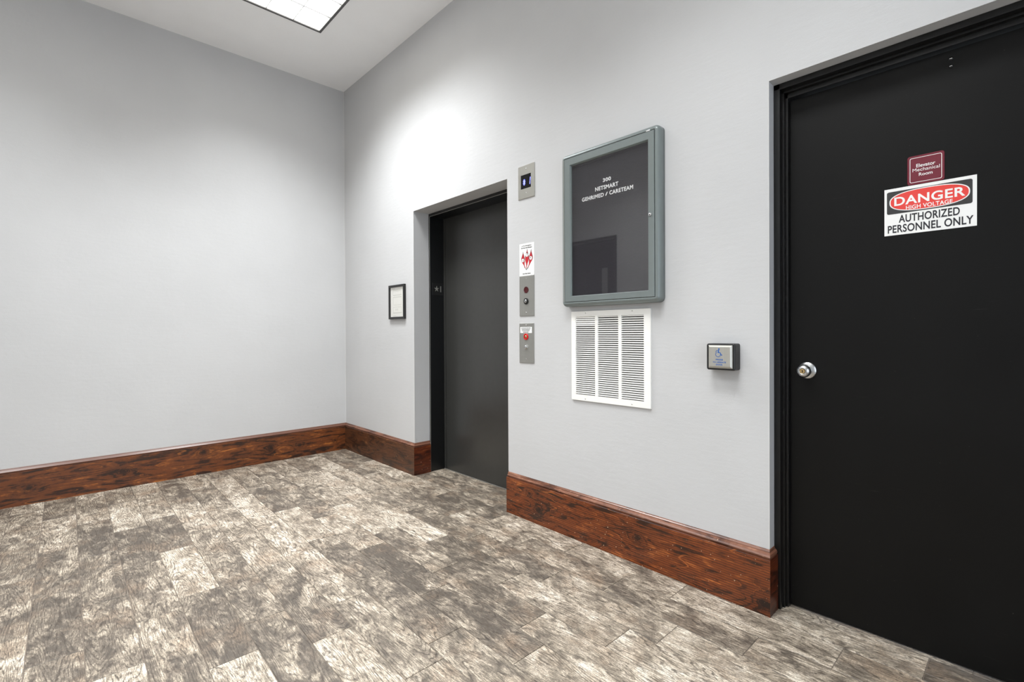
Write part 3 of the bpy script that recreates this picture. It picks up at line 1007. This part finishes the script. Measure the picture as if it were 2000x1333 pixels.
# ------------------------------------------------------------------ framed certificate
fc = thing('framed_certificate', 'white certificate in a thin black frame on the wall left of the elevator', 'picture frame', (0.985, 0, 1.237))
X0, X1, Z0, Z1 = 0.872, 1.120, 1.2375, 1.5190
bm = bmesh.new()
t = 0.018
def frame_bar(bm, a, b, c, d):
    """bar from outer corners a-b to inner corners c-d, mitred"""
    y0, y1 = -0.001, -0.0185
    vs = [bm.verts.new((p[0], y, p[1])) for y in (y0, y1) for p in (a, b, d, c)]
    f = [(0, 1, 2, 3), (7, 6, 5, 4), (0, 4, 5, 1), (1, 5, 6, 2), (2, 6, 7, 3), (3, 7, 4, 0)]
    for q in f:
        bm.faces.new([vs[i] for i in q])
oc = [(X0, Z0), (X1, Z0), (X1, Z1), (X0, Z1)]
ic = [(X0 + t, Z0 + t), (X1 - t, Z0 + t), (X1 - t, Z1 - t), (X0 + t, Z1 - t)]
for i in range(4):
    j = (i + 1) % 4
    frame_bar(bm, oc[i], oc[j], ic[i], ic[j])
link('frame', bm, MPLAST, fc)
link('backing', B(X0 + 0.004, X1 - 0.004, -0.006, -0.001, Z0 + 0.004, Z1 - 0.004), MPLAST, fc)
pp = link('certificate', B(X0 + 0.012, X1 - 0.012, -0.0085, -0.0060, Z0 + 0.012, Z1 - 0.012), MPAPER, fc)
bm = bmesh.new()
def dash_row(bm, xa, xb, z, h, y, rr, wmin=0.003, wmax=0.008, gap=0.0022):
    x = xa
    while x < xb - 0.002:
        w = rr.uniform(wmin, wmax)
        poly(bm, [(x, z), (min(x + w, xb), z), (min(x + w, xb), z + h), (x, z + h)], y, 0.0003)
        x += w + gap
rr = random.Random(3)
dash_row(bm, 0.905, 0.965, 1.4860, 0.0030, -0.0089, rr)
for z in (1.4740, 1.4650):
    dash_row(bm, 0.935, 1.045, z, 0.0022, -0.0089, rr)
for (za, zb, xa, xb) in ((1.4350, 1.4785, 0.930, 1.055), (1.3540, 1.4190, 0.935, 1.060), (1.2890, 1.3370, 0.935, 1.060)):
    stroke(bm, [(xa, za), (xb, za), (xb, zb), (xa, zb), (xa, za)], 0.0016, -0.0089)
stroke(bm, [(0.930, 1.4350), (1.065, 1.4350)], 0.0030, -0.0089)
stroke(bm, [(0.930, 1.4190), (1.065, 1.4190)], 0.0030, -0.0089)
stroke(bm, [(0.930, 1.2890), (1.065, 1.2890)], 0.0030, -0.0089)
for x in (0.975, 1.000):
    stroke(bm, [(x, 1.3080), (x + 0.004, 1.3230)], 0.004, -0.0089)
dash_row(bm, 0.930, 0.975, 1.2650, 0.0022, -0.0089, rr)
dash_row(bm, 0.925, 1.000, 1.2580, 0.0022, -0.0089, rr)
link('printed_form', bm, MINK, pp)
link('glazing', B(X0 + 0.014, X1 - 0.014, -0.0135, -0.0125, Z0 + 0.014, Z1 - 0.014), MGLASS, fc)

# ------------------------------------------------------------------ letter board
lb = thing('letter_board', 'grey framed glass letter board with white company names above the vent', 'letter board', (3.10, 0, 1.2585))
BX0, BX1, BZ0, BZ1 = 2.8085, 3.3955, 1.2585, 2.0760
bm = bmesh.new()
rings = [(0.0, 0.0), (0.0, -0.030), (0.0010, -0.036), (0.0035, -0.0425), (0.0075, -0.0475), (0.0125, -0.0505), (0.0180, -0.0515), (0.0215, -0.0515), (0.0222, -0.0505), (0.0222, -0.034)]
loft_rr(bm, (BX0, BX1, BZ0, BZ1, 0.026), rings, 8, True, True)
link('casing', bm, MGREY, lb, smooth=True)
bm = bmesh.new()
DXa, DXb, DZa, DZb = BX0 + 0.0250, BX1 - 0.0250, BZ0 + 0.0250, BZ1 - 0.0250
GX0, GX1, GZ0, GZ1 = 2.8730, 3.3370, 1.3145, 2.0120
def rect_ring(bm, outer, inner, y0, y1, bevi=0.004):
    """flat frame with a splayed inner bevel"""
    (a0, a1, c0, c1), (i0, i1, k0, k1) = outer, inner
    O = [(a0, c0), (a1, c0), (a1, c1), (a0, c1)]
    I = [(i0, k0), (i1, k0), (i1, k1), (i0, k1)]
    I2 = [(i0 + bevi, k0 + bevi), (i1 - bevi, k0 + bevi), (i1 - bevi, k1 - bevi), (i0 + bevi, k1 - bevi)]
    e = 0.001
    O2 = [(a0 + e, c0 + e), (a1 - e, c0 + e), (a1 - e, c1 - e), (a0 + e, c1 - e)]
    V = lambda pts, y: [bm.verts.new((p[0], y, p[1])) for p in pts]
    L = [V(O, y0), V(O, y1 + e), V(O2, y1), V(I, y1), V(I2, y1 + 0.010), V(I2, y0)]
    for P, Q in zip(L, L[1:] + L[:1]):
        for k in range(4):
            j = (k + 1) % 4
            bm.faces.new((P[k], P[j], Q[j], Q[k]))
    return bm
rect_ring(bm, (DXa, DXb, DZa, DZb), (GX0 - 0.003, GX1 + 0.003, GZ0 - 0.003, GZ1 + 0.003), -0.0345, -0.0530)
dr = link('door', bm, MGREY, lb)
# the lettered panel: grooved felt
bm = bmesh.new()
pitch = 0.0064
z = GZ0 - 0.006
prof = []
while z < GZ1 + 0.006:
    prof += [(z, -0.0355), (z + pitch * 0.68, -0.0355), (z + pitch * 0.72, -0.0343), (z + pitch * 0.96, -0.0343)]
    z += pitch
va = [bm.verts.new((GX0 - 0.006, y, zz)) for zz, y in prof]
vb = [bm.verts.new((GX1 + 0.006, y, zz)) for zz, y in prof]
for i in range(len(prof) - 1):
    bm.faces.new((va[i], vb[i], vb[i + 1], va[i + 1]))
fb = link('felt_panel', bm, MFELT, lb)
bm = bmesh.new()
YL = -0.0372
def sh(x):      # positions were read on a plane 16 mm further back
    return x + 0.0125
text_bm('300', sh(3.0620), sh(3.1105), 1.8795, 1.8985, YL, 0.028, 0.0006, bm=bm, spacing=1.1)
text_bm('NETSMART', sh(3.0136), sh(3.1535), 1.8425, 1.8635, YL, 0.028, 0.0006, bm=bm, spacing=1.1)
text_bm('GEHRIMED', sh(2.9285), sh(3.0670), 1.8065, 1.8270, YL, 0.028, 0.0006, bm=bm, spacing=1.1)
text_bm('/', sh(3.0759), sh(3.0912), 1.8085, 1.8260, YL, 0.028, 0.0006, bm=bm)
text_bm('CARETEAM', sh(3.1010), sh(3.2375), 1.8080, 1.8285, YL, 0.028, 0.0006, bm=bm, spacing=1.1)
link('letters', bm, MWHITE, fb, label='white push-in letters')
link('glazing', B(GX0 - 0.004, GX1 + 0.004, -0.0432, -0.0418, GZ0 - 0.004, GZ1 + 0.004), MGLASS, lb)
bm = lathe_y(bmesh.new(), 3.3500, 1.6640, [(0.0, -0.0525), (0.0078, -0.0525), (0.0072, -0.0570), (0.0045, -0.0580), (0.0, -0.0580)], 20)
lk = link('lock', bm, MCHROME, lb, label='chrome cam lock')
bm = bmesh.new()
box(bm, 3.3488, 3.3512, -0.0588, -0.0578, 1.6600, 1.6680)
link('keyway', bm, MGAP, lk)
bm = bmesh.new()
box(bm, BX0 + 0.0185, BX0 + 0.0215, -0.0535, -0.0512, BZ0 + 0.026, BZ1 - 0.026, 0.0008, 2)
link('hinge_strip', bm, MSTEEL, lb, label='bright hinge strip')
bm = bmesh.new()
box(bm, 3.330, 3.350, -0.0545, -0.0500, 2.0520, 2.0570, 0.001, 1)
link('paint_chip', bm, MWHITE, lb, label='white paint chip')

# ------------------------------------------------------------------ return-air vent
vt = thing('wall_vent', 'white louvered air vent with three columns of slats below the letter board', 'air vent', (3.0825, 0, 0.755))
VX0, VX1, VZ0, VZ1 = 2.8415, 3.3235, 0.7550, 1.2330
cols = [(2.8710, 2.9990), (3.0170, 3.1430), (3.1610, 3.2875)]
LZ0, LZ1 = 0.7870, 1.2045
bm = bmesh.new()
y1 = -0.0085
xs_ = [VX0] + [c for p in cols for c in p] + [VX1]
for i in range(0, len(xs_), 2):
    box(bm, xs_[i], xs_[i + 1], y1, -0.0005, VZ0, VZ1)
for (a, b) in cols:
    box(bm, a, b, y1, -0.0005, VZ0, LZ0)
    box(bm, a, b, y1, -0.0005, LZ1, VZ1)
bmesh.ops.remove_doubles(bm, verts=bm.verts, dist=1e-5)
link('frame', bm, MVENT, vt)
link('backing', B(VX0 + 0.02, VX1 - 0.02, -0.0009, -0.0003, VZ0 + 0.02, VZ1 - 0.02), MVDARK, vt)  # dark sheet standing in for the shade inside the duct
N = 38
pz = (LZ1 - LZ0) / N
slat_me = {}
for ci, (a, b) in enumerate(cols):
    for i in range(N):
        zt = LZ0 + (i + 1) * pz
        key = ci
        if key not in slat_me:
            m = bmesh.new()
            w2 = (b - a) / 2
            # blade: top edge at the back, lower lip forward
            P = [(-0.0012, 0.0), (-0.0086, -pz * 0.50), (-0.0086, -pz * 0.60), (-0.0012, -pz * 0.12)]
            A = [m.verts.new((-w2, p[0], p[1])) for p in P]
            C = [m.verts.new((w2, p[0], p[1])) for p in P]
            for q in range(4):
                r = (q + 1) % 4
                m.faces.new((A[q], A[r], C[r], C[q]))
            m.faces.new(A[::-1]); m.faces.new(C)
            bmesh.ops.recalc_face_normals(m, faces=m.faces)
            me = bpy.data.meshes.new('slat'); m.to_mesh(me); m.free()
            me.materials.append(MVENT)
            slat_me[key] = me
        s = bpy.data.objects.new('slat', slat_me[key])
        COL.objects.link(s)
        s.parent = vt
        s.location = ((a + b) / 2 - 3.0825, 0, zt - 0.755)
        if i >= N - 4 and ci == 0:
            s.rotation_euler = (0.35, 0.004 * (i - N + 5), 0)
for (x, z) in ((2.9385, 1.2235), (3.2246, 1.2245), (2.9350, 0.7670), (3.2212, 0.7675)):
    bm = lathe_y(bmesh.new(), x, z, [(0.0, -0.0083), (0.0040, -0.0083), (0.0036, -0.0097), (0.0, -0.0104)], 14)
    s = link('screw', bm, MVENT, vt, smooth=True)
    link('slot', B(x - 0.003, x + 0.003, -0.0107, -0.0098, z - 0.0007, z + 0.0007), MGAP, s)

# ------------------------------------------------------------------ push button for the automatic door
pb = thing('door_push_button', 'square steel wheelchair push plate in a black box left of the black door', 'push button', (3.672, 0, 0.96))
bm = loft_rr(bmesh.new(), (3.6135, 3.7318, 0.9600, 1.0710, 0.008), [(0, 0), (0, -0.046), (0.0012, -0.0500), (0.0035, -0.0520), (0.0080, -0.0520), (0.0080, -0.0460)], 5)
link('housing', bm, MPLAST, pb)
bm = loft_rr(bmesh.new(), (3.6235, 3.7225, 0.9680, 1.0640, 0.0012), [(0, -0.0455), (0, -0.0535), (0.0020, -0.0562), (0.0070, -0.0600), (0.0085, -0.0604)], 2)
plt = link('push_plate', bm, MSTEEL, pb, label='steel push plate')
YB = -0.0605
bm = bmesh.new()
poly(bm, circ(3.6700, 1.0480, 0.0033), YB - 0.0003)
stroke(bm, [(3.6690, 1.0440), (3.6680, 1.0350), (3.6655, 1.0330)], 0.0046, YB - 0.0003)
stroke(bm, [(3.6680, 1.0425), (3.6605, 1.0415), (3.6565, 1.0345)], 0.0022, YB - 0.0003)
stroke(bm, [(3.6665, 1.0335), (3.6755, 1.0325), (3.6800, 1.0225), (3.6838, 1.0240)], 0.0030, YB - 0.0003)
pts = [(3.6665 + 0.0100 * math.cos(a), 1.0255 + 0.0098 * math.sin(a)) for a in [math.radians(t) for t in range(125, 385, 13)]]
stroke(bm, pts, 0.0020, YB - 0.0003)
link('wheelchair_symbol', bm, MPBLUE, plt, label='blue wheelchair symbol')
bm = bmesh.new()
text_bm('PRESS', 3.6572, 3.6868, 1.0012, 1.0070, YB, 0.03, bm=bm, spacing=1.08)
text_bm('TO OPERATE', 3.6440, 3.6990, 0.9905, 0.9963, YB, 0.03, bm=bm, spacing=1.08)
text_bm('DOOR', 3.6580, 3.6850, 0.9805, 0.9863, YB, 0.03, bm=bm, spacing=1.08)
link('lettering', bm, MPBLUE, plt, label='blue lettering')

# ------------------------------------------------------------------ ceiling fittings
LAB = ['lit recessed louver ceiling light near the corner of the room', 'recessed louver ceiling light over the black door side',
       'recessed louver ceiling light by the left wall, toward the entrance', 'added unseen louver ceiling light above the camera side of the room']
for (x0, x1, y0, y1, w), lab in zip(TROFFERS, LAB):
    tl = thing('ceiling_light', lab, 'ceiling light', ((x0 + x1) / 2, (y0 + y1) / 2, CEIL), 'recessed ceiling lights')
    bm = bmesh.new()
    f = 0.013
    z0 = CEIL - 0.003
    box(bm, x0 - 0.004, x1 + 0.004, y0 - 0.004, y0 + f, z0, CEIL + 0.004)
    box(bm, x0 - 0.004, x1 + 0.004, y1 - f, y1 + 0.004, z0, CEIL + 0.004)
    box(bm, x0 - 0.004, x0 + f, y0 + f, y1 - f, z0, CEIL + 0.004)
    box(bm, x1 - f, x1 + 0.004, y0 + f, y1 - f, z0, CEIL + 0.004)
    link('trim_frame', bm, MTROF, tl)
    bm = bmesh.new()
    h = 0.075
    box(bm, x0 + 0.002, x1 - 0.002, y0 + 0.002, y0 + 0.006, CEIL, CEIL + h)
    box(bm, x0 + 0.002, x1 - 0.002, y1 - 0.006, y1 - 0.002, CEIL, CEIL + h)
    box(bm, x0 + 0.002, x0 + 0.006, y0 + 0.006, y1 - 0.006, CEIL, CEIL + h)
    box(bm, x1 - 0.006, x1 - 0.002, y0 + 0.006, y1 - 0.006, CEIL, CEIL + h)
    box(bm, x0 + 0.002, x1 - 0.002, y0 + 0.002, y1 - 0.002, CEIL + h, CEIL + h + 0.004)
    link('housing', bm, MBLADE, tl)
    link('diffuser', B(x0 + f, x1 - f, y0 + f, y1 - f, CEIL + 0.008, CEIL + 0.010), MDIFF, tl)
    for i in range(1, 6):
        x = x0 + 0.022 + (x1 - x0 - 0.044) * i / 6
        link('louver_blade', B(x - 0.0013, x + 0.0013, y0 + f, y1 - f, CEIL - 0.0010, CEIL + 0.0076), MTROF, tl)
    for i in range(1, 3):
        y = y0 + 0.016 + (y1 - y0 - 0.032) * i / 3
        link('louver_blade', B(x0 + f, x1 - f, y - 0.0013, y + 0.0013, CEIL - 0.0010, CEIL + 0.0076), MTROF, tl)

# ------------------------------------------------------------------ behind the camera: unseen dark door, added for its reflection in the board's glass
d3 = structure(link('added_door', B(FX0 + 0.005, FX1 - 0.03, RY - 0.12, RY - 0.07, 0.005, FZ - 0.03), MDOOR))
bm = bmesh.new()
box(bm, FX1 - 0.03, FX1, RY - 0.16, RY + 0.02, 0, FZ, 0.002, 1)
box(bm, FX0, FX1 - 0.03, RY - 0.16, RY + 0.02, FZ - 0.03, FZ, 0.002, 1)
link('door_frame', bm, MBLK, d3)
link('reflected_strip', B(0.584, 0.676, RY - 0.069, RY - 0.066, 0.95, 1.995), MSTEELD, d3, label='pale strip added for its reflection')  # pale strip, added for the lighter streak in the board's reflection
